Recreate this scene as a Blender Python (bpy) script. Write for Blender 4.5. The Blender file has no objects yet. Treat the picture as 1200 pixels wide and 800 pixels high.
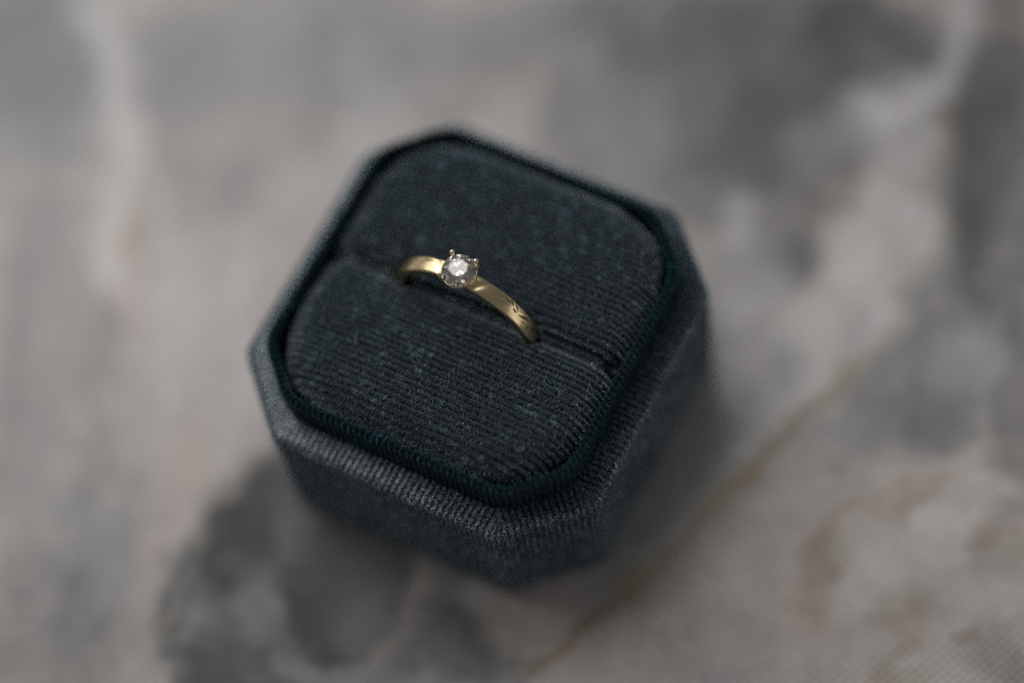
import bpy, math
import numpy as np
from mathutils import Matrix, Vector

# ------------------------------------------------------------------ camera, light, exposure
MM = 0.001
scene = bpy.context.scene
COL = scene.collection

CAM_POS = (107.339, -130.337, 344.314)
CAM_FWD = (-0.279909, 0.356592, -0.891343)
CAM_RIGHT = (0.883493, 0.458950, -0.093836)
CAM_UP = (-0.375621, 0.813761, 0.443511)
cam_data = bpy.data.cameras.new('camera')
cam = bpy.data.objects.new('camera', cam_data)
COL.objects.link(cam)
m = Matrix((
    (CAM_RIGHT[0], CAM_UP[0], -CAM_FWD[0], CAM_POS[0] * MM),
    (CAM_RIGHT[1], CAM_UP[1], -CAM_FWD[1], CAM_POS[1] * MM),
    (CAM_RIGHT[2], CAM_UP[2], -CAM_FWD[2], CAM_POS[2] * MM),
    (0, 0, 0, 1)))
cam.matrix_world = m
cam_data.sensor_width = 36.0
cam_data.lens = 100.0
cam_data.clip_start = 0.01
cam_data.clip_end = 50.0
cam_data.dof.use_dof = True
cam_data.dof.focus_distance = 0.3538
cam_data.dof.aperture_fstop = 2.7
scene.camera = cam

world = bpy.data.worlds.new('World')
scene.world = world
world.use_nodes = True
bg = world.node_tree.nodes['Background']
bg.inputs['Color'].default_value = (0.95, 0.98, 1.0, 1)
bg.inputs['Strength'].default_value = 0.105


def area_light(name, pos, target, size_x, size_y, watts, color):
    d = bpy.data.lights.new(name, 'AREA')
    d.shape = 'RECTANGLE'
    d.size, d.size_y = size_x * MM, size_y * MM
    d.energy = watts
    d.color = color
    o = bpy.data.objects.new(name, d)
    COL.objects.link(o)
    o.location = Vector(pos) * MM
    o.rotation_euler = (Vector(target) - Vector(pos)).to_track_quat('-Z', 'Y').to_euler()
    return o


# daylight from a window on the left, a little behind the box
area_light('window_light', (-262, 120, 240), (-145, 15, 0), 430, 430, 0.59, (1.0, 0.985, 0.97)).data.spread = math.radians(110)

# weak light returned by the far side of the room
area_light('room_bounce_light', (420, 60, 75), (20, 0, 12), 320, 160, 0.12, (1.0, 0.98, 0.95))

scene.view_settings.view_transform = 'Standard'
scene.view_settings.look = 'None'
scene.view_settings.exposure = 0.0
scene.view_settings.gamma = 1.0
scene.view_settings.use_curve_mapping = False
scene.render.engine = 'CYCLES'
scene.cycles.max_bounces = 10
scene.cycles.transmission_bounces = 10
scene.cycles.use_denoising = False
scene.cycles.use_adaptive_sampling = False

RNG = np.random.default_rng(7)

# ------------------------------------------------------------------ helpers


def hash2(ix, iy, seed):
    h = (ix.astype(np.int64) * 374761393 + iy.astype(np.int64) * 668265263 + seed * 2147483647) & 0xffffffff
    h = ((h ^ (h >> 13)) * 1274126177) & 0xffffffff
    h = h ^ (h >> 16)
    return (h & 0xffffff) / float(0xffffff)


def noise2(x, y, seed=0):
    x = np.asarray(x, float)
    y = np.asarray(y, float)
    ix, iy = np.floor(x).astype(np.int64), np.floor(y).astype(np.int64)
    fx, fy = x - ix, y - iy
    fx = fx * fx * fx * (fx * (fx * 6 - 15) + 10)
    fy = fy * fy * fy * (fy * (fy * 6 - 15) + 10)
    a, b = hash2(ix, iy, seed), hash2(ix + 1, iy, seed)
    c, d = hash2(ix, iy + 1, seed), hash2(ix + 1, iy + 1, seed)
    return (a + (b - a) * fx) * (1 - fy) + (c + (d - c) * fx) * fy


def fbm(x, y, seed=0, octaves=4):
    s, a, t = 0, 1.0, 0
    for k in range(octaves):
        s = s + a * (noise2(x, y, seed + 17 * k) - 0.5)
        t += a
        x, y, a = x * 2.03 + 5.1, y * 2.03 - 3.7, a * 0.52
    return s / t * 2


def mesh_object(name, verts, faces, material, parent=None, smooth=True):
    """verts in mm (n,3); faces an (n,3) or (n,4) array or a list of index tuples"""
    me = bpy.data.meshes.new(name)
    verts = np.asarray(verts, np.float32) * MM
    if isinstance(faces, np.ndarray):
        k = faces.shape[1]
        me.vertices.add(len(verts))
        me.vertices.foreach_set('co', verts.ravel())
        me.loops.add(faces.size)
        me.loops.foreach_set('vertex_index', faces.astype(np.int32).ravel())
        me.polygons.add(len(faces))
        me.polygons.foreach_set('loop_start', np.arange(0, faces.size, k, dtype=np.int32))
        me.update(calc_edges=True)
    else:
        me.from_pydata(verts.tolist(), [], faces)
    me.validate()
    me.polygons.foreach_set('use_smooth', np.full(len(me.polygons), smooth))
    me.update()
    me.materials.append(material)
    o = bpy.data.objects.new(name, me)
    COL.objects.link(o)
    if parent is not None:
        o.parent = parent
    return o


def empty(name, loc, rotz=0.0):
    o = bpy.data.objects.new(name, None)
    COL.objects.link(o)
    o.empty_display_size = 0.01
    o.location = Vector(loc) * MM
    o.rotation_euler = (0, 0, rotz)
    return o


def node_mat(name):
    mt = bpy.data.materials.new(name)
    mt.use_nodes = True
    nt = mt.node_tree
    return mt, nt, nt.nodes['Principled BSDF'], nt.links


def grid_faces(nu, nv, wrap_u=False):
    u = np.arange(nu if wrap_u else nu - 1)
    v = np.arange(nv - 1)
    U, V = np.meshgrid(u, v, indexing='ij')
    U, V = U.ravel(), V.ravel()
    U2 = (U + 1) % nu
    return np.stack([U * nv + V, U2 * nv + V, U2 * nv + V + 1, U * nv + V + 1], 1)


# ------------------------------------------------------------------ materials

def velvet(name, dark, light, sheen, spec=0.35, rough=0.55):
    """pile colour: every fibre takes its own tone between the two colours"""
    mt, nt, p, L = node_mat(name)
    at = nt.nodes.new('ShaderNodeAttribute')
    at.attribute_name = 'tone'
    mix = nt.nodes.new('ShaderNodeMix')
    mix.data_type = 'RGBA'
    mix.inputs[6].default_value = (*dark, 1)
    mix.inputs[7].default_value = (*light, 1)
    L.new(at.outputs['Fac'], mix.inputs[0])
    L.new(mix.outputs[2], p.inputs['Base Color'])
    p.inputs['Roughness'].default_value = rough
    p.inputs['Specular IOR Level'].default_value = spec
    p.inputs['Sheen Weight'].default_value = sheen
    p.inputs['Sheen Roughness'].default_value = 0.35
    p.inputs['Sheen Tint'].default_value = (0.75, 0.88, 1.0, 1)
    return mt


def velvet_ground(name, color):
    mt, nt, p, L = node_mat(name)
    tc = nt.nodes.new('ShaderNodeTexCoord')
    nz = nt.nodes.new('ShaderNodeTexNoise')
    nz.inputs['Scale'].default_value = 2500
    nz.inputs['Detail'].default_value = 3
    rp = nt.nodes.new('ShaderNodeValToRGB')
    rp.color_ramp.elements[0].color = (*[c * 0.55 for c in color], 1)
    rp.color_ramp.elements[1].color = (*[c * 1.5 for c in color], 1)
    L.new(tc.outputs['Object'], nz.inputs['Vector'])
    L.new(nz.outputs['Fac'], rp.inputs['Fac'])
    L.new(rp.outputs['Color'], p.inputs['Base Color'])
    p.inputs['Roughness'].default_value = 0.9
    p.inputs['Specular IOR Level'].default_value = 0.1
    p.inputs['Sheen Weight'].default_value = 0.15
    return mt


M_GROUND = velvet_ground('velvet_ground_slate', (0.014, 0.022, 0.027))
M_PILE = velvet('velvet_pile_slate', (0.086, 0.150, 0.190), (0.58, 0.75, 0.85), 0.7, spec=1.0, rough=0.42)
M_PILE.node_tree.nodes['Principled BSDF'].inputs['IOR'].default_value = 2.1
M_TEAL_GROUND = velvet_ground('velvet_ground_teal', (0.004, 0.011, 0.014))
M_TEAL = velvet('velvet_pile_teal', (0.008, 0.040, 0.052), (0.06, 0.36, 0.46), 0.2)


def gold_material():
    mt, nt, p, L = node_mat('yellow_gold')
    tc = nt.nodes.new('ShaderNodeTexCoord')
    nz = nt.nodes.new('ShaderNodeTexNoise')
    nz.inputs['Scale'].default_value = 900
    nz.inputs['Detail'].default_value = 4
    L.new(tc.outputs['Object'], nz.inputs['Vector'])
    mr = nt.nodes.new('ShaderNodeMapRange')
    mr.inputs['To Min'].default_value = 0.20
    mr.inputs['To Max'].default_value = 0.34
    L.new(nz.outputs['Fac'], mr.inputs['Value'])
    L.new(mr.outputs['Result'], p.inputs['Roughness'])
    # fine brushed scratches
    mp = nt.nodes.new('ShaderNodeMapping')
    mp.inputs['Scale'].default_value = (600, 5000, 600)
    L.new(tc.outputs['Object'], mp.inputs['Vector'])
    nz2 = nt.nodes.new('ShaderNodeTexNoise')
    nz2.inputs['Scale'].default_value = 1.0
    nz2.inputs['Detail'].default_value = 2
    L.new(mp.outputs['Vector'], nz2.inputs['Vector'])
    bp = nt.nodes.new('ShaderNodeBump')
    bp.inputs['Strength'].default_value = 0.15
    bp.inputs['Distance'].default_value = 0.00003
    L.new(nz2.outputs['Fac'], bp.inputs['Height'])
    L.new(bp.outputs['Normal'], p.inputs['Normal'])
    p.inputs['Base Color'].default_value = (0.91, 0.72, 0.43, 1)
    p.inputs['Metallic'].default_value = 1.0
    return mt


def plain_metal(name, color, rough):
    mt, nt, p, L = node_mat(name)
    tc = nt.nodes.new('ShaderNodeTexCoord')
    nz = nt.nodes.new('ShaderNodeTexNoise')
    nz.inputs['Scale'].default_value = 1500
    L.new(tc.outputs['Object'], nz.inputs['Vector'])
    mr = nt.nodes.new('ShaderNodeMapRange')
    mr.inputs['To Min'].default_value = rough * 0.7
    mr.inputs['To Max'].default_value = rough * 1.3
    L.new(nz.outputs['Fac'], mr.inputs['Value'])
    L.new(mr.outputs['Result'], p.inputs['Roughness'])
    p.inputs['Base Color'].default_value = (*color, 1)
    p.inputs['Metallic'].default_value = 1.0
    return mt


M_GOLD = gold_material()
M_PRONG = plain_metal('pale_gold', (0.86, 0.74, 0.54), 0.2)
M_ENGRAVE = plain_metal('tarnished_gold', (0.17, 0.11, 0.05), 0.55)


def diamond_material():
    mt = bpy.data.materials.new('diamond')
    mt.use_nodes = True
    nt = mt.node_tree
    nt.nodes.remove(nt.nodes['Principled BSDF'])
    g = nt.nodes.new('ShaderNodeBsdfGlass')
    g.distribution = 'GGX'
    g.inputs['IOR'].default_value = 2.42
    g.inputs['Roughness'].default_value = 0.0
    g.inputs['Color'].default_value = (1.0, 0.985, 0.965, 1)
    nt.links.new(g.outputs[0], nt.nodes['Material Output'].inputs['Surface'])
    return mt


M_DIAMOND = diamond_material()

# ------------------------------------------------------------------ the printed cloth
PRINT_BLOBS = [
    (-59.02, -23.8, 0.1233, 0.0634, 0.0133, -0.0377, (0.38, 0.385, 0.39), 0.55, 0.8),
    (-86.95, 21.23, 0.0613, 0.038, 0.019, -0.0425, (0.38, 0.385, 0.39), 0.95, 0.9),
    (-88.9, 21.97, 0.0839, 0.0522, 0.0312, -0.07, (0.22, 0.225, 0.23), 0.3, 1),
    (-74.44, -1.28, 0.1152, 0.0717, 0.0203, -0.0448, (0.38, 0.385, 0.39), 0.45, 0.9),
    (-65.42, 24.49, 0.1462, 0.0584, 0.0148, -0.0642, (0.38, 0.385, 0.39), 0.55, 0.8),
    (-50.44, 23.4, 0.0506, 0.0289, 0.0247, -0.0548, (0.38, 0.385, 0.39), 0.35, 0.9),
    (-53.44, 36.18, 0.0413, 0.0234, 0.0355, -0.0796, (0.38, 0.385, 0.39), 0.65, 0.9),
    (-24.83, 53.69, 0.0402, 0.0209, 0.0471, -0.1059, (0.22, 0.225, 0.23), 0.35, 0.9),
    (-37.94, 41.51, 0.0581, 0.021, 0.0224, -0.0998, (0.38, 0.385, 0.39), 0.45, 0.9),
    (-49.75, 9.94, 0.0772, 0.1144, 0.206, -0.1227, (0.38, 0.385, 0.39), 0.45, 0.8),
    (-30.03, 37.22, 0.1202, 0.0645, 0.0486, -0.1083, (0.22, 0.225, 0.23), 0.25, 0.9),
    (-39.66, 16.78, 0.1797, 0.1012, 0.0754, -0.1662, (0.78, 0.76, 0.75), 0.4, 0.9),
    (-35.4, 31.71, 0.1939, 0.037, 0.0047, -0.1246, (0.78, 0.76, 0.75), 0.25, 0.9),
    (-43.83, 2.16, 0.0801, 0.0464, 0.0519, -0.1136, (0.78, 0.76, 0.75), 0.35, 0.9),
    (-39.07, -13.14, 0.0914, 0.0534, 0.0298, -0.0645, (0.78, 0.76, 0.75), 0.4, 0.9),
    (-57.2, -8.4, 0.1885, 0.0764, 0.0206, -0.0835, (0.66, 0.57, 0.52), 0.6, 0.8),
    (-43.76, -29.47, 0.2088, 0.1262, 0.0422, -0.0905, (0.66, 0.57, 0.52), 0.5, 0.8),
    (-30.35, -31.5, 0.1988, 0.0763, 0.0163, -0.0622, (0.66, 0.57, 0.52), 0.55, 0.8),
    (-57.71, -14.5, 0.1778, 0.1086, 0.0793, -0.1723, (0.66, 0.57, 0.52), 0.4, 0.9),
    (-57.73, -0.47, 0.3531, 0.2117, 0.102, -0.2237, (0.47, 0.38, 0.3), 0.45, 0.8),
    (-37.56, -43.07, 0.1238, 0.0752, 0.0392, -0.0832, (0.38, 0.385, 0.39), 0.7, 0.7),
    (-38.5, -56.87, 0.068, 0.0422, 0.0365, -0.0769, (0.22, 0.225, 0.23), 0.6, 0.9),
    (-51.4, -20.27, 0.2608, 0.2204, 0.0376, -0.0518, (0.38, 0.385, 0.39), 0.55, 0.7),
    (-37.5, -37.59, 0.2468, 0.1487, 0.0578, -0.123, (0.38, 0.385, 0.39), 0.4, 0.8),
    (-11.08, -38.57, 0.0576, 0.0187, 0.0106, -0.046, (0.22, 0.225, 0.23), 0.95, 0.22),
    (-6.69, -23.12, 0.071, 0.0059, -0.0017, -0.1422, (0.22, 0.225, 0.23), 0.7, 0.5),
    (0.4, -38.38, 0.0463, 0.0255, 0.037, -0.0778, (0.22, 0.225, 0.23), 0.75, 0.35),
    (-21.06, -32.58, 0.1665, 0.0314, 0.0077, -0.0948, (0.11, 0.115, 0.12), 0.85, 0.5),
    (-15.09, -33.81, 0.1274, 0.0724, 0.0885, -0.1876, (0.11, 0.115, 0.12), 0.6, 0.6),
    (-5.82, -38.72, 0.1226, 0.1888, 0.1011, -0.0638, (0.11, 0.115, 0.12), 0.9, 0.5),
    (-12.27, -48.97, 0.1106, 0.0638, 0.074, -0.1552, (0.11, 0.115, 0.12), 0.7, 0.7),
    (-17.95, -22.94, 0.1891, 0.1067, 0.0858, -0.1831, (0.22, 0.225, 0.23), 0.4, 0.6),
    (-19.29, -42.47, 0.3816, 0.0719, 0.0216, -0.2469, (0.11, 0.115, 0.12), 0.5, 0.7),
    (-10.47, -44.2, 0.2405, 0.2702, 0.304, -0.2849, (0.38, 0.385, 0.39), 0.3, 0.7),
    (-11.55, -30.8, 0.4159, 0.1114, 0.0354, -0.2088, (0.38, 0.385, 0.39), 0.3, 0.8),
    (-4.5, -34.14, 0.3104, 0.172, 0.1198, -0.253, (0.11, 0.115, 0.12), 0.5, 0.8),
    (3.94, -36.69, 0.2099, 0.0723, 0.0745, -0.2778, (0.11, 0.115, 0.12), 0.5, 0.8),
    (-5.4, -46.33, 0.39, 0.2203, 0.148, -0.3103, (0.38, 0.385, 0.39), 0.35, 0.8),
    (-4.79, -28.95, 0.17, -0.0011, -0.0203, -0.2161, (0.11, 0.115, 0.12), 0.5, 0.6),
    (-14.75, -38.99, 0.2554, 0.1461, 0.0897, -0.1895, (0.38, 0.385, 0.39), 0.25, 0.8),
    (-0.87, -33.73, 0.2826, 0.0725, 0.0244, -0.1417, (0.38, 0.385, 0.39), 0.2, 0.8),
    (-1.0, -31.15, 0.1385, 0.0482, 0.0243, -0.0919, (0.22, 0.225, 0.23), 0.6, 0.8),
    (1.22, -44.47, 0.1313, 0.0728, 0.1241, -0.2599, (0.38, 0.385, 0.39), 0.5, 0.6),
    (2.9, -25.33, 0.4654, 0.1415, 0.0309, -0.1379, (0.66, 0.57, 0.52), 0.4, 0.9),
    (13.78, -32.66, 0.124, 0.0297, 0.0271, -0.1562, (0.11, 0.115, 0.12), 0.6, 0.6),
    (10.14, -37.63, 0.1591, 0.0854, 0.0928, -0.1948, (0.22, 0.225, 0.23), 0.7, 0.5),
    (19.22, -35.88, 0.1344, 0.0703, 0.1247, -0.2613, (0.22, 0.225, 0.23), 0.6, 0.5),
    (21.45, -25.77, 0.134, 0.0687, 0.0612, -0.129, (0.66, 0.57, 0.52), 0.6, 0.7),
    (33.04, -26.72, 0.0911, 0.0453, 0.0749, -0.1571, (0.66, 0.57, 0.52), 0.5, 0.7),
    (-18.99, 53.12, 0.0808, 0.0414, 0.0569, -0.1278, (0.38, 0.385, 0.39), 0.6, 0.8),
    (-2.09, 57.52, 0.0654, 0.0206, 0.0221, -0.1001, (0.22, 0.225, 0.23), 0.7, 0.8),
    (10.39, 53.83, 0.0303, 0.0117, 0.0155, -0.0465, (0.22, 0.225, 0.23), 0.5, 1),
    (13.86, 66.19, 0.047, 0.0139, 0.0153, -0.0703, (0.11, 0.115, 0.12), 0.7, 1),
    (12.18, 50.07, 0.0634, 0.0302, 0.0275, -0.0609, (0.22, 0.225, 0.23), 0.75, 0.8),
    (21.46, 72.7, 0.0951, 0.043, 0.0479, -0.1076, (0.11, 0.115, 0.12), 0.7, 0.7),
    (-5.28, 42.2, 0.0828, 0.0416, 0.0427, -0.0947, (0.38, 0.385, 0.39), 0.6, 0.8),
    (-10.94, 42.71, 0.246, 0.1253, 0.0493, -0.1095, (0.22, 0.225, 0.23), 0.4, 0.8),
    (26.43, 47.5, 0.1656, -0.0056, -0.0207, -0.1277, (0.11, 0.115, 0.12), 0.3, 1),
    (15.44, 51.53, 0.1271, 0.0599, 0.05, -0.111, (0.11, 0.115, 0.12), 0.45, 0.8),
    (22.79, 52.58, 0.1924, 0.0889, 0.1004, -0.2224, (0.78, 0.76, 0.75), 0.25, 1),
    (19.97, 36.44, 0.2721, 0.0811, 0.0432, -0.1848, (0.78, 0.76, 0.75), 0.55, 0.8),
    (29.92, 62.6, 0.1039, 0.1253, 0.1614, -0.0997, (0.78, 0.76, 0.75), 0.55, 0.7),
    (26.74, 58.14, 0.0995, 0.1726, 0.242, -0.0941, (0.38, 0.385, 0.39), 0.6, 0.8),
    (15.04, 46.83, 0.1274, 0.0605, 0.0506, -0.1119, (0.22, 0.225, 0.23), 0.3, 0.9),
    (37.07, 52.32, 0.2069, 0.0567, 0.0278, -0.1219, (0.78, 0.76, 0.75), 0.5, 0.7),
    (39.85, 40.42, 0.142, 0.0274, 0.0113, -0.0855, (0.78, 0.76, 0.75), 0.7, 0.7),
    (36.27, 31.6, 0.1136, 0.0519, 0.0541, -0.1178, (0.78, 0.76, 0.75), 0.3, 0.9),
    (27.74, 36.34, 0.1956, 0.091, 0.0528, -0.1157, (0.22, 0.225, 0.23), 0.6, 0.7),
    (31.5, 33.72, 0.3326, 0.0951, 0.0356, -0.1504, (0.11, 0.115, 0.12), 0.4, 0.8),
    (25.26, 27.98, 0.1307, 0.0618, 0.0404, -0.0881, (0.38, 0.385, 0.39), 0.5, 0.8),
    (30.22, 17.5, 0.1402, 0.041, 0.0211, -0.0865, (0.78, 0.76, 0.75), 0.55, 0.8),
    (38.47, 21.32, 0.0569, 0.1056, 0.1548, -0.0627, (0.78, 0.76, 0.75), 0.5, 0.8),
    (34.89, 18.27, 0.2663, 0.1242, 0.1112, -0.2401, (0.38, 0.385, 0.39), 0.5, 0.8),
    (31.06, 0.0, 0.1455, -0.0057, -0.0103, -0.0843, (0.38, 0.385, 0.39), 0.6, 0.7),
    (27.22, -12.52, 0.1464, -0.0053, -0.0189, -0.1713, (0.38, 0.385, 0.39), 0.5, 0.7),
    (40.62, 73.51, 0.1148, 0.0395, 0.0175, -0.0533, (0.11, 0.115, 0.12), 0.7, 0.9),
    (45.0, 57.4, 0.1392, 0.0367, 0.0207, -0.0915, (0.11, 0.115, 0.12), 0.6, 0.7),
    (54.43, 47.09, 0.1348, 0.0574, 0.027, -0.059, (0.22, 0.225, 0.23), 0.7, 0.7),
    (47.68, 39.7, 0.1735, 0.0183, 0.0034, -0.0982, (0.22, 0.225, 0.23), 0.6, 0.7),
    (47.71, 25.6, 0.1454, -0.0078, -0.0169, -0.1155, (0.22, 0.225, 0.23), 0.6, 0.7),
    (47.67, 48.34, 0.2664, 0.1155, 0.0528, -0.1157, (0.11, 0.115, 0.12), 0.5, 0.7),
    (53.83, 25.66, 0.1092, 0.0478, 0.0452, -0.0975, (0.38, 0.385, 0.39), 0.75, 0.3),
    (53.32, 22.66, 0.1366, 0.0602, 0.0568, -0.1222, (0.22, 0.225, 0.23), 0.5, 0.6),
    (52.54, 17.51, 0.162, 0.0167, 0.0102, -0.2044, (0.22, 0.225, 0.23), 0.4, 0.9),
    (54.86, 28.91, 0.2044, 0.0889, 0.0838, -0.181, (0.78, 0.76, 0.75), 0.25, 0.9),
    (64.42, 26.45, 0.2768, 0.1174, 0.0288, -0.062, (0.22, 0.225, 0.23), 0.6, 0.6),
    (47.23, 12.99, 0.1067, 0.1373, 0.1772, -0.1135, (0.38, 0.385, 0.39), 0.6, 0.7),
    (58.26, 10.06, 0.1185, 0.0913, 0.2528, -0.2866, (0.4, 0.31, 0.22), 0.6000000000000001, 0.8999999999999999),
    (60.28, 13.69, 0.2081, 0.0908, 0.1592, -0.34, (0.66, 0.57, 0.52), 0.5249999999999999, 0.8999999999999999),
    (56.75, 6.69, 0.4513, 0.0451, 0.0161, -0.2789, (0.47, 0.38, 0.3), 0.44999999999999996, 0.8999999999999999),
    (53.26, 5.05, 0.1656, 0.0746, 0.0594, -0.1264, (0.66, 0.57, 0.52), 0.375, 1),
    (63.52, 14.53, 0.1898, 0.1697, 0.3849, -0.3626, (0.78, 0.76, 0.75), 0.675, 0.6000000000000001),
    (67.26, 16.95, 0.4194, 0.1786, 0.2504, -0.5348, (0.78, 0.76, 0.75), 0.5249999999999999, 0.75),
    (63.17, 7.06, 0.1367, 0.1737, 0.183, -0.119, (0.78, 0.76, 0.75), 0.6375, 0.5249999999999999),
    (58.74, 7.62, 0.694, 0.3067, 0.2953, -0.6285, (0.78, 0.76, 0.75), 0.5249999999999999, 0.75),
    (55.46, -2.49, 0.167, 0.0755, 0.0908, -0.1923, (0.78, 0.76, 0.75), 0.44999999999999996, 0.75),
    (57.21, 1.62, 0.2087, 0.0934, 0.0901, -0.1912, (0.78, 0.76, 0.75), 0.3375, 0.8999999999999999),
    (70.04, 7.66, 0.212, 0.0906, 0.0905, -0.1919, (0.47, 0.38, 0.3), 0.5249999999999999, 0.6000000000000001),
    (68.35, 8.84, 0.2234, 0.1999, 0.4473, -0.4225, (0.4, 0.31, 0.22), 0.5249999999999999, 0.75),
    (69.15, 12.52, 0.211, 0.0898, 0.178, -0.3787, (0.66, 0.57, 0.52), 0.44999999999999996, 0.8999999999999999),
    (50.26, -4.29, 0.4065, 0.0777, 0.0269, -0.1681, (0.4, 0.31, 0.22), 0.5625, 0.75),
    (51.75, -0.96, 0.3315, 0.1512, 0.1437, -0.3047, (0.47, 0.38, 0.3), 0.44999999999999996, 0.8999999999999999),
    (50.26, -9.51, 0.2771, 0.1284, 0.1465, -0.3092, (0.47, 0.38, 0.3), 0.30000000000000004, 1),
    (42.83, -11.73, 0.0916, 0.0435, 0.0459, -0.0969, (0.66, 0.57, 0.52), 0.5, 0.8),
    (42.4, -20.98, 0.1183, 0.0569, 0.0624, -0.1311, (0.38, 0.385, 0.39), 0.5, 0.8),
    (42.26, -2.78, 0.1637, 0.0769, 0.0714, -0.1517, (0.66, 0.57, 0.52), 0.4, 0.8),
    (67.47, -0.06, 0.0745, 0.0677, 0.1276, -0.1208, (0.78, 0.76, 0.75), 0.26249999999999996, 1),
    (71.78, -1.88, 0.0715, 0.0308, 0.0416, -0.0877, (0.38, 0.385, 0.39), 0.26249999999999996, 1),
    (63.01, -6.05, 0.1802, 0.1409, 0.1925, -0.2188, (0.4, 0.31, 0.22), 0.41250000000000003, 0.75),
    (66.13, -7.77, 0.2837, 0.1252, 0.1246, -0.2621, (0.47, 0.38, 0.3), 0.41250000000000003, 0.8999999999999999),
    (54.66, -13.86, 0.14, 0.0644, 0.0749, -0.1573, (0.66, 0.57, 0.52), 0.375, 1),
    (70.19, -9.01, 0.143, 0.0624, 0.0945, -0.1983, (0.78, 0.76, 0.75), 0.44999999999999996, 0.75),
    (74.46, 0.03, 0.2145, 0.0913, 0.0929, -0.1958, (0.78, 0.76, 0.75), 0.375, 0.8999999999999999),
    (78.27, -6.18, 0.1535, 0.0375, 0.0619, -0.2356, (0.2, 0.2, 0.18), 0.41250000000000003, 1),
    (72.41, -6.06, 0.3643, 0.0914, 0.22, -0.8399, (0.4, 0.31, 0.22), 0.5249999999999999, 0.75),
    (64.35, -14.33, 0.2841, 0.1271, 0.1894, -0.3968, (0.47, 0.38, 0.3), 0.44999999999999996, 0.75),
]
PRINT_VEINS = [
    ([(-83.2, 31.0), (-75.7, 24.6), (-69.3, 16.5), (-63.1, 8.5), (-61.7, 1.5), (-57.2, -8.4)], 1.93, (0.9, 0.88, 0.87), 0.55),
    ([(33.4, 85.8), (34.6, 73.9), (35.3, 66.5), (30.5, 61.3)], 2.17, (0.9, 0.88, 0.87), 0.5),
    ([(37.2, 61.3), (41.8, 51.5), (44.0, 42.3), (43.1, 30.5), (42.6, 23.2)], 1.93, (0.9, 0.88, 0.87), 0.45),
    ([(36.9, 67.3), (41.2, 55.7), (44.8, 45.6), (43.8, 35.0), (43.8, 23.8), (43.1, 17.9)], 0.6, (0.4, 0.31, 0.22), 0.55),
    ([(42.3, 23.8), (41.1, 15.6), (37.3, 7.7), (36.1, 2.4), (32.7, -8.6), (29.9, -17.9), (27.2, -25.0), (23.2, -34.0)], 1.2, (0.36, 0.26, 0.14), 0.65),
    ([(40.0, 24.8), (37.5, 15.3), (34.0, 6.8), (33.7, -2.8), (29.8, -12.6)], 2.65, (0.78, 0.76, 0.75), 0.45),
    ([(36.4, 4.5), (34.1, -1.2), (31.3, -10.6), (27.9, -18.8)], 1.45, (0.46, 0.34, 0.16), 0.45),
    ([(-26.9, -30.6), (-24.8, -37.1), (-23.5, -43.1), (-22.4, -50.5), (-20.4, -56.1)], 0.48, (0.47, 0.38, 0.3), 0.5),
    ([(-23.8, -20.8), (-26.2, -28.2), (-26.5, -32.4)], 0.6, (0.47, 0.38, 0.3), 0.4),
    ([(-0.5, -20.2), (3.4, -25.1), (5.3, -33.4), (3.6, -39.5)], 1.69, (0.66, 0.57, 0.52), 0.3),
    ([(49.3, -2.1), (48.8, 2.9), (53.8, 9.3)], 0.96, (0.47, 0.38, 0.3), 0.45),
    ([(65.7, -6.7), (63.4, -12.2), (60.9, -17.2)], 0.84, (0.47, 0.38, 0.3), 0.5),
]


def axis_samples(lo, hi, step, reach):
    core = np.arange(lo, hi + step, step)
    out, d, s = [], 0, step
    while d < reach:
        s *= 1.18
        d += s
        out.append(d)
    out = np.array(out)
    return np.concatenate([lo - out[::-1], core, core[-1] + out])


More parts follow.
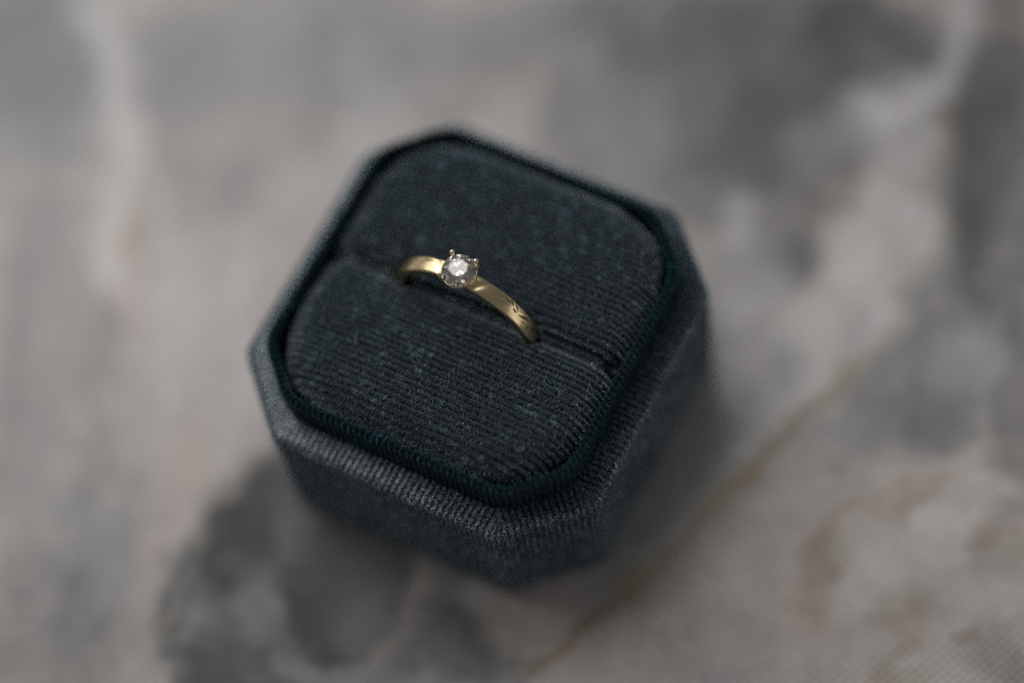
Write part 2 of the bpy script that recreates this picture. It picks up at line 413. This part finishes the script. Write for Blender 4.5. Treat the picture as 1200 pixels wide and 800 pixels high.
def build_cloth():
    xs = axis_samples(-112, 98, 0.6, 420)
    ys = axis_samples(-78, 102, 0.6, 420)
    X, Y = np.meshgrid(xs, ys, indexing='ij')
    # a gentle unevenness of the laid cloth, flat under the box
    Z = 0.35 * fbm(X / 45, Y / 45, 3, 3) * np.clip((np.hypot(X, Y) - 30) / 25, 0, 1) - 0.3
    Z = np.minimum(Z, 0.0)
    wx = X + 4.0 * fbm(X / 14, Y / 14, 11) + 2.2 * fbm(X / 4, Y / 4, 12, 4)
    wy = Y + 4.0 * fbm(X / 14, Y / 14, 21) + 2.2 * fbm(X / 4, Y / 4, 22, 4)
    col = np.empty(X.shape + (3,))
    col[:] = (0.62, 0.575, 0.553)
    mott = fbm(X / 26 + 3, Y / 34, 31, 5)
    col *= (1 + 0.22 * mott)[..., None]
    warm = np.clip(fbm(X / 22, Y / 22, 41, 4), 0, 1)[..., None]
    col = col * (1 - 0.35 * warm) + np.array((0.60, 0.49, 0.42)) * 0.35 * warm
    for bx, by, m00, m01, m10, m11, c, s, e in PRINT_BLOBS:
        dx, dy = wx - bx, wy - by
        r = np.hypot(m00 * dx + m01 * dy, m10 * dx + m11 * dy)
        t = np.clip((1 + e * 0.6 - r) / (1.2 * e), 0, 1)
        t = t * t * (3 - 2 * t) * s
        t = t * np.clip(1 + 0.6 * fbm(X / 4, Y / 4, 51, 4), 0, 1.1)
        col = col * (1 - t[..., None]) + np.array(c) * t[..., None]
    for pts, w, c, s in PRINT_VEINS:
        best = np.full(X.shape, 1e9)
        vx, vy = X + 0.5 * (wx - X), Y + 0.5 * (wy - Y)
        for (ax, ay), (bx, by) in zip(pts[:-1], pts[1:]):
            ex, ey = bx - ax, by - ay
            t = np.clip(((vx - ax) * ex + (vy - ay) * ey) / (ex * ex + ey * ey), 0, 1)
            best = np.minimum(best, np.hypot(vx - ax - t * ex, vy - ay - t * ey))
        wv = w * (1 + 0.5 * fbm(X / 8, Y / 8, 61, 2))
        t = np.exp(-(best / wv) ** 2) * s
        col = col * (1 - t[..., None]) + np.array(c) * t[..., None]
    fine = fbm(X / 2.2, Y / 2.2, 71, 3)
    # faint streaks along the run of the printed veins
    al, ac = -0.42 * X + 0.91 * Y, 0.91 * X + 0.42 * Y
    streaks = fbm(al / 26 + 0.4 * fbm(X / 9, Y / 9, 83, 2), ac / 5.5, 81, 4)
    col *= (1 + 0.10 * fine + 0.16 * streaks)[..., None]
    col = np.clip(col, 0.02, 0.92)

    mt, nt, p, L = node_mat('printed_canvas')
    at = nt.nodes.new('ShaderNodeAttribute')
    at.attribute_name = 'print'
    tc = nt.nodes.new('ShaderNodeTexCoord')
    mp = nt.nodes.new('ShaderNodeMapping')
    mp.inputs['Rotation'].default_value = (0, 0, math.radians(24))
    L.new(tc.outputs['Object'], mp.inputs['Vector'])

    def threads(direction):
        w = nt.nodes.new('ShaderNodeTexWave')
        w.wave_type = 'BANDS'
        w.bands_direction = direction
        w.wave_profile = 'SIN'
        w.inputs['Scale'].default_value = 2 * math.pi / (20 * 0.00095)
        w.inputs['Distortion'].default_value = 1.3
        w.inputs['Detail'].default_value = 1.5
        w.inputs['Detail Scale'].default_value = 0.6
        L.new(mp.outputs['Vector'], w.inputs['Vector'])
        return w
    wa, wb = threads('X'), threads('Y')
    ml = nt.nodes.new('ShaderNodeMath')
    ml.operation = 'MULTIPLY'
    L.new(wa.outputs['Fac'], ml.inputs[0])
    L.new(wb.outputs['Fac'], ml.inputs[1])
    ad = nt.nodes.new('ShaderNodeMapRange')
    ad.inputs['To Min'].default_value = 0.86
    ad.inputs['To Max'].default_value = 1.08
    L.new(ml.outputs[0], ad.inputs['Value'])
    nz = nt.nodes.new('ShaderNodeTexNoise')
    nz.inputs['Scale'].default_value = 1800
    nz.inputs['Detail'].default_value = 3
    L.new(tc.outputs['Object'], nz.inputs['Vector'])
    nr = nt.nodes.new('ShaderNodeMapRange')
    nr.inputs['To Min'].default_value = 0.88
    nr.inputs['To Max'].default_value = 1.12
    L.new(nz.outputs['Fac'], nr.inputs['Value'])
    m1 = nt.nodes.new('ShaderNodeMath')
    m1.operation = 'MULTIPLY'
    L.new(ad.outputs['Result'], m1.inputs[0])
    L.new(nr.outputs['Result'], m1.inputs[1])
    vm = nt.nodes.new('ShaderNodeVectorMath')
    vm.operation = 'SCALE'
    L.new(at.outputs['Color'], vm.inputs[0])
    L.new(m1.outputs[0], vm.inputs['Scale'])
    L.new(vm.outputs[0], p.inputs['Base Color'])
    bp = nt.nodes.new('ShaderNodeBump')
    bp.inputs['Strength'].default_value = 0.7
    bp.inputs['Distance'].default_value = 0.00012
    L.new(ml.outputs[0], bp.inputs['Height'])
    L.new(bp.outputs['Normal'], p.inputs['Normal'])
    p.inputs['Roughness'].default_value = 0.85
    p.inputs['Specular IOR Level'].default_value = 0.2

    verts = np.stack([X, Y, Z], -1).reshape(-1, 3)
    o = mesh_object('cloth_surface', verts, grid_faces(len(xs), len(ys)), mt)
    ca = o.data.color_attributes.new('print', 'FLOAT_COLOR', 'POINT')
    rgba = np.concatenate([col.reshape(-1, 3), np.ones((len(verts), 1))], 1).astype(np.float32)
    ca.data.foreach_set('color', rgba.ravel())
    o['kind'] = 'structure'
    o['label'] = 'woven cloth printed with grey and tan marble, under the ring box'
    return o


build_cloth()

# ------------------------------------------------------------------ the ring box
PITCH = 0.84          # spacing of the wales in the ribbed velvet, mm
BOX_A, BOX_C = 25.3, 9.2
COLLAR_A, COLLAR_C = 22.0, 6.6
LEDGE_Z, COLLAR_Z = 20.0, 25.1


def octagon(a, c, r, step):
    """closed outline with rounded corners: points, outward normals, arc length"""
    vs = [(-a, a - c), (-a, -a + c), (-a + c, -a), (a - c, -a), (a, -a + c), (a, a - c), (a - c, a), (-a + c, a)]
    vs = [np.array(v, float) for v in vs]
    pts = []
    n = len(vs)
    for i in range(n):
        p0, p1, p2 = vs[i - 1], vs[i], vs[(i + 1) % n]
        d0 = (p0 - p1) / np.linalg.norm(p0 - p1)
        d1 = (p2 - p1) / np.linalg.norm(p2 - p1)
        t = r * math.tan(math.radians(22.5))
        s, e = p1 + d0 * t, p1 + d1 * t
        nrm = np.array([-d0[1], d0[0]])
        if nrm @ d1 < 0:
            nrm = -nrm
        cc = s + nrm * r
        a0 = math.atan2(*(s - cc)[::-1])
        a1 = math.atan2(*(e - cc)[::-1])
        da = (a1 - a0 + math.pi) % (2 * math.pi) - math.pi
        for k in range(9):
            an = a0 + da * k / 8
            pts.append(cc + r * np.array([math.cos(an), math.sin(an)]))
    pts = np.array(pts + [pts[0]])
    seg = np.linalg.norm(np.diff(pts, axis=0), axis=1)
    s = np.concatenate([[0], np.cumsum(seg)])
    total = s[-1]
    nw = round(total / PITCH)
    m_ = nw * step
    q = np.arange(m_) * total / m_
    out = np.stack([np.interp(q, s, pts[:, 0]), np.interp(q, s, pts[:, 1])], 1)
    tg = np.roll(out, -1, 0) - np.roll(out, 1, 0)
    tg /= np.linalg.norm(tg, axis=1)[:, None]
    nr = np.stack([tg[:, 1], -tg[:, 0]], 1)
    nr *= np.sign((nr * out).sum(1))[:, None]
    phase = 2 * np.pi * np.arange(m_) / step
    return out, nr, phase


def sweep(outline, normals, phase, profile, ridge):
    """profile rows: (offset along the outline normal, z, profile normal out, profile normal z, corner centre pull)"""
    n, k = len(outline), len(profile)
    prof = np.array(profile, float)
    tang = np.gradient(prof, axis=0)
    pn = np.stack([tang[:, 1], -tang[:, 0]], 1)
    pn /= np.linalg.norm(pn, axis=1)[:, None]
    crest = 0.5 + 0.5 * np.cos(phase + 1.0 * fbm(np.arange(n) / 70.0, np.zeros(n) + ridge * 31, 8, 3))
    off = prof[None, :, 0] + ridge * (crest[:, None] - 1) * pn[None, :, 0]
    z = prof[None, :, 1] + ridge * (crest[:, None] - 1) * pn[None, :, 1]
    V = np.empty((n, k, 3))
    V[..., :2] = outline[:, None, :] + normals[:, None, :] * off[..., None]
    V[..., 2] = z
    N = np.empty((n, k, 3))
    N[..., :2] = normals[:, None, :] * pn[None, :, 0:1]
    N[..., 2] = pn[None, :, 1]
    C = np.repeat(crest[:, None], k, 1)
    return V.reshape(-1, 3), grid_faces(n, k, True), N.reshape(-1, 3), C.ravel()


def pile(name, V, F, N, crest, material, parent, count, length, width, lean, splay=0.35, keep=None, seed=1, tone_pow=2.2, flat=None, painted_sheen=None, streak=False, rows=2.6, stray=0.0):
    """thousands of short fibres standing on a surface, denser on the crest of each wale"""
    rng = np.random.default_rng(seed)
    a, b, c, d = (V[F[:, i]] for i in range(4))
    area = 0.5 * (np.linalg.norm(np.cross(b - a, c - a), axis=1) + np.linalg.norm(np.cross(c - a, d - a), axis=1))
    w = area * (0.02 + crest[F].mean(1) ** rows)
    if keep is not None:
        w = w * keep(V[F].mean(1))
    f = rng.choice(len(F), count, p=w / w.sum())
    u, v = rng.random(count)[:, None], rng.random(count)[:, None]

    def bil(A):
        return (A[F[f, 0]] * (1 - u) + A[F[f, 1]] * u) * (1 - v) + (A[F[f, 3]] * (1 - u) + A[F[f, 2]] * u) * v
    P, Nn, cr = bil(V), bil(N), bil(crest[:, None])[:, 0]
    ln = lean(P) if callable(lean) else np.asarray(lean, float)[None]
    D = Nn + ln + rng.normal(0, splay, (count, 3))
    D /= np.linalg.norm(D, axis=1)[:, None]
    inward = (D * Nn).sum(1)
    D += Nn * np.maximum(0, 0.25 - inward)[:, None]
    D /= np.linalg.norm(D, axis=1)[:, None]
    S = np.cross(D, rng.normal(0, 1, (count, 3)))
    if flat is not None:
        # crushed pile: the fibres lie down, their broad side turned outwards
        fl = flat(P)[:, None]
        S2 = np.cross(D, Nn)
        S2 /= np.linalg.norm(S2, axis=1)[:, None] + 1e-9
        S = S / np.linalg.norm(S, axis=1)[:, None] * (1 - fl) + (S2 + rng.normal(0, 0.15, (count, 3))) * fl
    S /= np.linalg.norm(S, axis=1)[:, None]
    Ls = length * (0.6 + 0.6 * rng.random(count)) * (0.6 + 0.4 * cr)
    lone = rng.random(count) < stray          # single fibres standing proud of the nap
    Ls = np.where(lone, Ls * 1.7, Ls)
    Ws = width * (0.6 + 0.8 * rng.random(count))
    P = P - Nn * 0.04
    bend = rng.normal(0, 0.18, (count, 3)) * Ls[:, None]
    T = P + D * Ls[:, None] + bend
    clump = noise2(P[:, 0] / 0.55 + P[:, 2] / 0.7, P[:, 1] / 0.55, seed + 200) * noise2(P[:, 0] / 1.7, P[:, 1] / 0.8 + P[:, 2], seed + 300)
    tone = np.clip(0.35 * rng.random(count) ** tone_pow + 1.5 * np.clip(clump - 0.30, 0, 1) * rng.random(count), 0, 1)
    if streak:
        wale = np.round(P[:, 1] / PITCH)
        st = noise2(P[:, 0] / 1.4, wale * 5.37, seed + 400) * noise2(P[:, 0] / 0.45, wale * 3.1, seed + 500)
        tone = np.clip(0.30 * rng.random(count) ** tone_pow + 3.2 * np.clip(st - 0.37, 0, 1) * rng.random(count), 0, 1)  # random tone, with glints painted in as pale stretches of a wale
    tone = np.where(lone, np.maximum(tone, rng.random(count)), tone)  # lone fibres are paled too, sparkle put into their colour
    if painted_sheen is not None:
        tone = np.clip(tone + painted_sheen(P) * rng.random(count), 0, 1)  # paler fibre colour paints in the sheen of the ledge
    verts = np.empty((count, 4, 3))
    verts[:, 0] = P - S * Ws[:, None] * 0.5
    verts[:, 1] = P + S * Ws[:, None] * 0.5
    verts[:, 2] = T + S * Ws[:, None] * 0.32
    verts[:, 3] = T - S * Ws[:, None] * 0.32
    o = mesh_object(name, verts.reshape(-1, 3), np.arange(count * 4).reshape(-1, 4), material, parent, smooth=False)
    at = o.data.attributes.new('tone', 'FLOAT', 'FACE')
    at.data.foreach_set('value', tone.astype(np.float32))
    o['kind'] = 'stuff'
    return o


box = empty('ring_box', (0, 0, 0))
box['label'] = 'open octagonal ring box in ribbed dark slate-blue velvet'
box['category'] = 'ring box'

# --- base: the outer octagonal tray, wall rolled over into a flat ledge
ol, nr, ph = octagon(BOX_A, BOX_C, 2.2, 8)
prof = [(-4.0, 0.25), (-1.2, 0.05), (-0.6, 0.2), (-0.15, 0.7), (0, 1.6)]
prof += [(0.0, z) for z in (3.5, 5.5, 7.5, 9.5, 11.5, 13.5, 15.5, 17.2)]
prof += [(0.0, 18.4), (0.0, 19.2)]
for k in range(1, 7):
    t = math.radians(90 * k / 6)
    prof.append((-0.55 + 0.55 * math.cos(t), LEDGE_Z - 0.55 + 0.55 * math.sin(t)))
prof += [(-1.2, LEDGE_Z), (-2.0, LEDGE_Z), (-2.8, LEDGE_Z - 0.05), (-3.6, LEDGE_Z - 0.15), (-4.4, LEDGE_Z - 0.4)]
V, F, N, CR = sweep(ol, nr, ph, prof, 0.07)
base = mesh_object('base', V, F, M_GROUND, box)


def ledge_nap(P):
    ox = P[:, 0] / np.linalg.norm(P[:, :2], axis=1)
    return np.clip(0.85 - 0.95 * ox, 0, 1)


def lean_base(P):
    out = P[:, :2] / np.linalg.norm(P[:, :2], axis=1)[:, None]
    wob = fbm(P[:, 0] / 5, (P[:, 1] + P[:, 2]) / 5, 5, 3)
    top = np.clip((P[:, 2] - 19.5) / 0.3, 0, 1)
    # nap on the ledge is brushed towards +x; on the far side it was left standing
    brushed = 3.4 * top * ledge_nap(P)
    return np.stack([out[:, 0] * 0.1 + brushed, out[:, 1] * 0.1 + 0.12 * brushed, -0.15 * (1 - top)], 1) + wob[:, None] * 0.3


pile('velvet_pile', V, F, N, CR, M_PILE, base, 210000, 0.36, 0.075, lean_base, seed=3, rows=0.6, flat=lambda P: 0.9 * ledge_nap(P) * np.clip((P[:, 2] - 19.5) / 0.3, 0, 1), painted_sheen=lambda P: 0.55 * np.clip((P[:, 2] - 19.5) / 0.3, 0, 1),
     keep=lambda c: np.where(c[:, 2] > 18.0, 2.6, np.where(c[:, 2] < 0.6, 0.2, 1.0)))

# --- collar: the raised inner lip that the lid would slide over
THICK = 0.95
ol, nr, ph = octagon(COLLAR_A, COLLAR_C, 6.0, 8)
prof = [(0.15, LEDGE_Z - 0.5), (0.0, LEDGE_Z + 0.3), (0, 21.2), (0, 22.2), (0, 23.1), (0, COLLAR_Z - THICK / 2)]
for k in range(1, 10):
    t = math.radians(180 * k / 9)
    prof.append((-THICK / 2 + THICK / 2 * math.cos(t), COLLAR_Z - THICK / 2 + THICK / 2 * math.sin(t)))
prof += [(-THICK, z) for z in (23.0, 22.0, 21.0, 19.5, 18.0)]
V, F, N, CR = sweep(ol, nr, ph, prof, 0.30)
collar = mesh_object('collar', V, F, M_TEAL_GROUND, box)
pile('velvet_pile', V, F, N, CR, M_TEAL, collar, 70000, 0.30, 0.07,
     lambda P: np.stack([0 * P[:, 0], 0 * P[:, 0], -0.2 + 0 * P[:, 0]], 1), splay=0.3, seed=4,
     keep=lambda c: np.where(c[:, 2] > COLLAR_Z - 0.7, 1.0, 0.22))

# --- the two cushions either side of the slot
SLOT_Y = -0.40
PAD_A, PAD_C, PAD_Z = 20.4, 5.6, 26.0
RING_X, RING_R = -0.60, 10.15


def smax(a, b, k):
    h = np.clip(0.5 + 0.5 * (a - b) / k, 0, 1)
    return b + (a - b) * h + k * h * (1 - h)


def pad_f(x, y):
    f = smax(np.abs(x) - PAD_A, np.abs(y) - PAD_A, 0.6)
    return smax(f, (np.abs(x) + np.abs(y) - (2 * PAD_A - PAD_C)) / math.sqrt(2), 4.5)


def slot_gap(x):
    """half width of the slot: pushed open where the band goes in"""
    g = np.abs(x - RING_X)
    return 0.12 + 0.95 * np.exp(-((g - 9.4) / 1.0) ** 2) + 0.15 * np.exp(-(g / 9.0) ** 4)


def cushion(side, seed):
    nrow = round((PAD_A - 0.5) / PITCH * 8)
    y0, y1 = SLOT_Y + side * 0.02, side * (PAD_A - 0.02)
    rows = np.linspace(y0, y1, nrow)
    nx = 110
    th = np.linspace(0, math.pi, nx)
    lin = np.linspace(-1, 1, nx)
    sx = 0.55 * -np.cos(th) + 0.45 * lin
    half = []
    for y in rows:
        lo, hi = 0.0, PAD_A + 1
        for _ in range(40):
            mid = 0.5 * (lo + hi)
            if pad_f(np.array(mid), np.array(y)) < 0:
                lo = mid
            else:
                hi = mid
        half.append(lo)
    half = np.array(half)
    X = sx[None, :] * half[:, None]
    q = (rows - y0) / (y1 - y0)
    # rows near the slot follow the mouth of the slot
    Y = rows[:, None] + side * slot_gap(X) * (1 - q[:, None]) ** 3
    RO, RS = 3.2, (2.4 if side > 0 else 1.7)
    dout = -pad_f(X, Y)
    dsl = side * (Y - SLOT_Y) - slot_gap(X)

    def roll(da, db):
        t = np.hypot(np.clip(1 - da / RO, 0, 1), np.clip(1 - db / RS, 0, 1))
        t = np.clip(t, 0, 1)
        return 3.2 * (1 - np.sqrt(1 - t * t))
    Z = PAD_Z + 0.4 * np.clip(1 - (X / PAD_A) ** 2, 0, 1) * np.clip(1 - ((Y - side * 10) / 11) ** 2, 0, 1)
    if side > 0:
        Z = Z + 0.1
    else:
        Z = Z - 1.1 * np.exp(-(Y - SLOT_Y) ** 2 / 12.0)
    Z = Z - roll(dout, dsl)
    Z += 0.10 * fbm(X / 6, Y / 6, seed, 3)
    crest = 0.5 + 0.5 * np.cos(2 * np.pi * Y / PITCH + 1.1 * fbm(X / 7, Y / 3, seed + 60, 3))
    # at the front and back rims the wales are pulled flat
    crest = crest + (0.75 - crest) * 0.75 * np.clip((np.abs(Y) - (PAD_A - 3.0)) / 1.6, 0, 1)
    Z = Z - 0.30 * (1 - crest) * np.clip(dout / 1.0 + 0.4, 0.4, 1)
    G = np.stack([X, Y, Z], -1)
    # skirts: drop the rim straight down into the tray
    ring_l, ring_r = G[:, :1].copy(), G[:, -1:].copy()
    for e in (ring_l, ring_r):
        e[..., 2] = 18.0
    G = np.concatenate([ring_l, G, ring_r], 1)
    cr = np.concatenate([crest[:, :1], crest, crest[:, :1]], 1)
    f0, f1 = G[:1].copy(), G[-1:].copy()
    f0[..., 2] = 18.0
    f1[..., 2] = 18.0
    G = np.concatenate([f0, G, f1], 0)
    cr = np.concatenate([cr[:1] * 0 + 0.5, cr, cr[-1:] * 0 + 0.5], 0)
    nu, nv = G.shape[:2]
    du, dv = np.gradient(G, axis=0), np.gradient(G, axis=1)
    N = np.cross(dv, du) * side
    N /= np.linalg.norm(N, axis=-1, keepdims=True) + 1e-9
    F = grid_faces(nu, nv)
    if side > 0:
        F = F[:, ::-1]
    V, N, cr = G.reshape(-1, 3), N.reshape(-1, 3), cr.ravel()
    if N[:, 2].mean() < 0:
        N = -N
    o = mesh_object('cushion', V, F, M_GROUND, box)

    def rim(P):
        return np.clip((pad_f(P[:, 0], P[:, 1]) + 3.0) / 1.6, 0, 1) * np.clip((-P[:, 0] - 14.5) / 2.5, 0, 1)

    def lean_pad(P):
        a = fbm(P[:, 0] / 7, P[:, 1] / 7, 91 + seed, 3)
        b = fbm(P[:, 0] / 2.5, P[:, 1] / 1.2, 97 + seed, 2)
        inward = -P[:, :2] / (np.linalg.norm(P[:, :2], axis=1)[:, None] + 1e-6) * (1.5 * rim(P))[:, None]
        return np.stack([0.05 + 0.40 * a + 0.2 * b + inward[:, 0], -0.05 + 0.25 * a + inward[:, 1], 0 * a], 1)
    pile('velvet_pile', V, F, N, cr, M_PILE, o, 150000, 0.34, 0.06, lean_pad, splay=0.20, rows=2.8, stray=0.02, flat=lambda P: 0.85 * rim(P), seed=seed, streak=True,
         keep=lambda c: np.where(c[:, 2] < 21.0, 0.05, 1.0))
    return o


front_cushion = cushion(-1, 12)
back_cushion = cushion(1, 13)

# ------------------------------------------------------------------ the ring
RING_Y, RING_Z = -0.40, 23.2
ring = empty('diamond_ring', (RING_X, RING_Y, RING_Z), -0.04)
ring['label'] = 'yellow gold solitaire ring with one round clear stone, standing in the box slot'
ring['category'] = 'ring'


def band_point(th, lat, rad):
    return (rad * math.sin(th), lat, rad * math.cos(th))


def band_half_width(th):
    """half width of the band at angle th from the stone"""
    a = abs(th)
    w = 1.12 - 0.12 * math.exp(-(a / 0.22) ** 2)
    if a > 1.2:
        w -= 0.30 * min(1, (a - 1.2) / 1.2)
    return w


def band_relief(th, s):
    """outer surface of the band relative to RING_R at angle th and lateral position s (-1..1)"""
    d = -0.85 * math.exp(-(th / 0.15) ** 4)          # the seat under the stone is drilled out
    d -= 0.14 * math.exp(-((abs(th) - 0.30 - 0.10 * s) / 0.055) ** 2)   # shoulders pulled in to the setting
    d += 0.035 * float(fbm(th * 7 + 3, s * 1.4, 77, 3))
    return d


def build_band():
    n = 240
    verts = []
    prof = []
    # cross-section (lateral -1..1, radial): shallow dome outside, rounded edges, flat inside
    for k in range(13):
        s = -1 + 2 * k / 12
        prof.append((s * 0.93, -0.10 * s * s))
    prof = [(-1.0, -0.45), (-0.985, -0.22)] + prof + [(0.985, -0.22), (1.0, -0.45), (0.95, -1.0), (0.8, -1.2), (0, -1.22), (-0.8, -1.2), (-0.95, -1.0)]
    for i in range(n):
        th = 2 * math.pi * i / n - math.pi
        w = band_half_width(th)
        thick = 1.0 + 0.12 * math.exp(-(th / 0.35) ** 2)
        for s, dr in prof:
            dip = band_relief(th, s) if dr > -0.5 else 0.0
            verts.append(band_point(th, s * w, RING_R + dr * thick + dip))
    k = len(prof)
    faces = [(i * k + j, i * k + (j + 1) % k, ((i + 1) % n) * k + (j + 1) % k, ((i + 1) % n) * k + j) for i in range(n) for j in range(k)]
    return mesh_object('band', np.array(verts), faces, M_GOLD, ring)


band = build_band()


def engraved_leaf(th0, l0, th1, l1, width):
    """lens-shaped cut following the band from (angle in degrees, lateral mm) to a second point"""
    n = 9
    t0, t1 = math.radians(th0), math.radians(th1)
    dx, dy = (t1 - t0) * RING_R, l1 - l0
    ln = math.hypot(dx, dy)
    px, py = -dy / ln, dx / ln
    verts, faces = [], []
    for i in range(n):
        t = i / (n - 1)
        w = width * 0.5 * math.sin(math.pi * (0.04 + 0.92 * t)) ** 0.8
        for s, h in ((-1, 0.003), (-0.4, 0.009), (0.4, 0.009), (1, 0.003)):
            th = t0 + (t1 - t0) * t + px * s * w / RING_R
            la = l0 + dy * t + py * s * w
            sl = la / band_half_width(th)
            dome = -0.10 * (sl / 0.93) ** 2 + band_relief(th, sl)
            verts.append(band_point(th, la, RING_R + dome + h))
    for i in range(n - 1):
        for j in range(3):
            faces.append((i * 4 + j, i * 4 + j + 1, i * 4 + j + 5, i * 4 + j + 4))
    return mesh_object('engraved_leaf', np.array(verts), faces, M_ENGRAVE, band)


for args in [(41.5, 0.85, 46.0, 0.38, 0.24), (36.5, 0.70, 44.0, 0.28, 0.18), (46.5, 0.80, 51.5, 0.34, 0.26), (46.0, 0.16, 50.5, 0.02, 0.30),
             (52.5, -0.02, 64.5, 0.62, 0.36), (50.5, 0.40, 58.5, 0.80, 0.12), (64.5, -0.30, 67.5, -0.08, 0.24), (38.0, 0.02, 45.0, 0.08, 0.09),
             (57.0, -0.35, 62.5, -0.10, 0.12), (31.0, 0.30, 37.0, 0.55, 0.07), (30.0, -0.30, 38.0, -0.12, 0.06),
             (-24.0, 0.62, -30.0, 0.35, 0.16), (-29.0, 0.45, -34.0, 0.72, 0.13), (-29.5, 0.30, -37.0, 0.10, 0.10), (-38.0, 0.0, -43.0, 0.30, 0.12),
             (-40.0, -0.30, -47.0, -0.05, 0.10), (-31.0, -0.20, -37.0, -0.35, 0.07)]:
    engraved_leaf(*args)

STONE_H = 11.25        # girdle above the ring centre
STONE_R = 2.2
STONE_X = 0.07


def tube(path, radii, n=12, cap=True):
    path = [np.array(p, float) for p in path]
    verts, faces = [], []
    for i, p in enumerate(path):
        d = path[min(i + 1, len(path) - 1)] - path[max(i - 1, 0)]
        d /= np.linalg.norm(d)
        ref = np.array([0, 0, 1.0]) if abs(d[2]) < 0.9 else np.array([1.0, 0, 0])
        u = np.cross(d, ref)
        u /= np.linalg.norm(u)
        v = np.cross(d, u)
        for k in range(n):
            a = 2 * math.pi * k / n
            verts.append(p + radii[i] * (math.cos(a) * u + math.sin(a) * v))
    for i in range(len(path) - 1):
        for k in range(n):
            faces.append((i * n + k, i * n + (k + 1) % n, (i + 1) * n + (k + 1) % n, (i + 1) * n + k))
    if cap:
        faces.append(tuple(range(n - 1, -1, -1)))
        faces.append(tuple(range((len(path) - 1) * n, len(path) * n)))
    return np.array(verts), faces


def build_setting():
    # a tapered open cup: a lathe profile from the band up to a thin gallery rail under the stone
    prof = [(1.86, -0.74), (2.02, -0.84), (2.20, -0.78), (2.31, -0.60), (2.33, -0.42), (2.28, -0.28), (2.18, -0.24), (2.06, -0.34), (1.92, -0.54), (1.86, -0.74)]
    n = 48
    verts = [(STONE_X + r * math.cos(2 * math.pi * i / n), r * math.sin(2 * math.pi * i / n), STONE_H + z) for i in range(n) for r, z in prof]
    k = len(prof)
    faces = [(i * k + j, ((i + 1) % n) * k + j, ((i + 1) % n) * k + j + 1, i * k + j + 1) for i in range(n) for j in range(k - 1)]
    s = mesh_object('setting', np.array(verts), faces, M_PRONG, ring)
    for q in range(4):
        a = math.radians(45 + 90 * q + 4)
        c, sn = math.cos(a), math.sin(a)

        def P(r, z):
            return (STONE_X + r * c, r * sn, STONE_H + z)
        path = [P(1.45, -2.3), P(2.0, -1.3), P(2.44, -0.55), P(2.55, -0.05), P(2.50, 0.35), P(2.32, 0.70)]
        rad = [0.22, 0.25, 0.27, 0.28, 0.30, 0.36]
        # rounded bead at the tip
        end, d = np.array(P(2.32, 0.70)), np.array(P(2.16, 0.88)) - np.array(P(2.32, 0.70))
        d /= np.linalg.norm(d)
        for k2 in range(1, 6):
            t = k2 / 5 * math.pi / 2
            path.append(tuple(end + d * 0.36 * math.sin(t)))
            rad.append(max(0.36 * math.cos(t), 0.02))
        v, f = tube(path, rad, 14)
        mesh_object('prong', v, f, M_PRONG, s)
    return s


setting = build_setting()


def build_stone():
    R = STONE_R
    tr, tz = 0.56 * R, 0.36 * R * 0.98
    verts = []

    def ringv(r, z, n, off):
        i0 = len(verts)
        for k in range(n):
            a = 2 * math.pi * (k + off) / n
            verts.append((STONE_X + r * math.cos(a), r * math.sin(a), STONE_H + z))
        return i0
    T = ringv(tr, tz, 8, 0.0)                # table
    M = ringv(0.80 * R, tz * 0.58, 8, 0.5)   # star / kite junction
    Gt = ringv(R, 0.05, 16, 0.0)             # girdle top
    Gb = ringv(R, -0.05, 16, 0.0)
    Q = ringv(0.25 * R, -0.697 * R, 8, 0.5)
    cu = len(verts)
    verts.append((STONE_X, 0, STONE_H - 0.90 * R))
    f = [tuple(T + k for k in range(8))]
    for k in range(8):
        k2 = (k + 1) % 8
        f.append((T + k, M + k, T + k2))
        g0, g1, g2 = Gt + 2 * k, Gt + 2 * k + 1, Gt + (2 * k + 2) % 16
        f.append((M + k, g0, g1))
        f.append((M + k, g1, g2))
        f.append((T + k, M + (k - 1) % 8, g0, M + k))
        b0, b1, b2 = Gb + 2 * k, Gb + 2 * k + 1, Gb + (2 * k + 2) % 16
        f.append((Q + k, b1, b0))
        f.append((Q + k, b2, b1))
        f.append((Q + k, Q + (k - 1) % 8, b0)[::-1])
        f.append((cu, Q + (k - 1) % 8, Q + k)[::-1])
    for k in range(16):
        k2 = (k + 1) % 16
        f.append((Gt + k, Gb + k, Gb + k2, Gt + k2))
    o = mesh_object('stone', np.array(verts), f, M_DIAMOND, ring, smooth=False)
    import bmesh
    bm = bmesh.new()
    bm.from_mesh(o.data)
    bmesh.ops.recalc_face_normals(bm, faces=bm.faces)
    bm.to_mesh(o.data)
    bm.free()
    return o


build_stone()
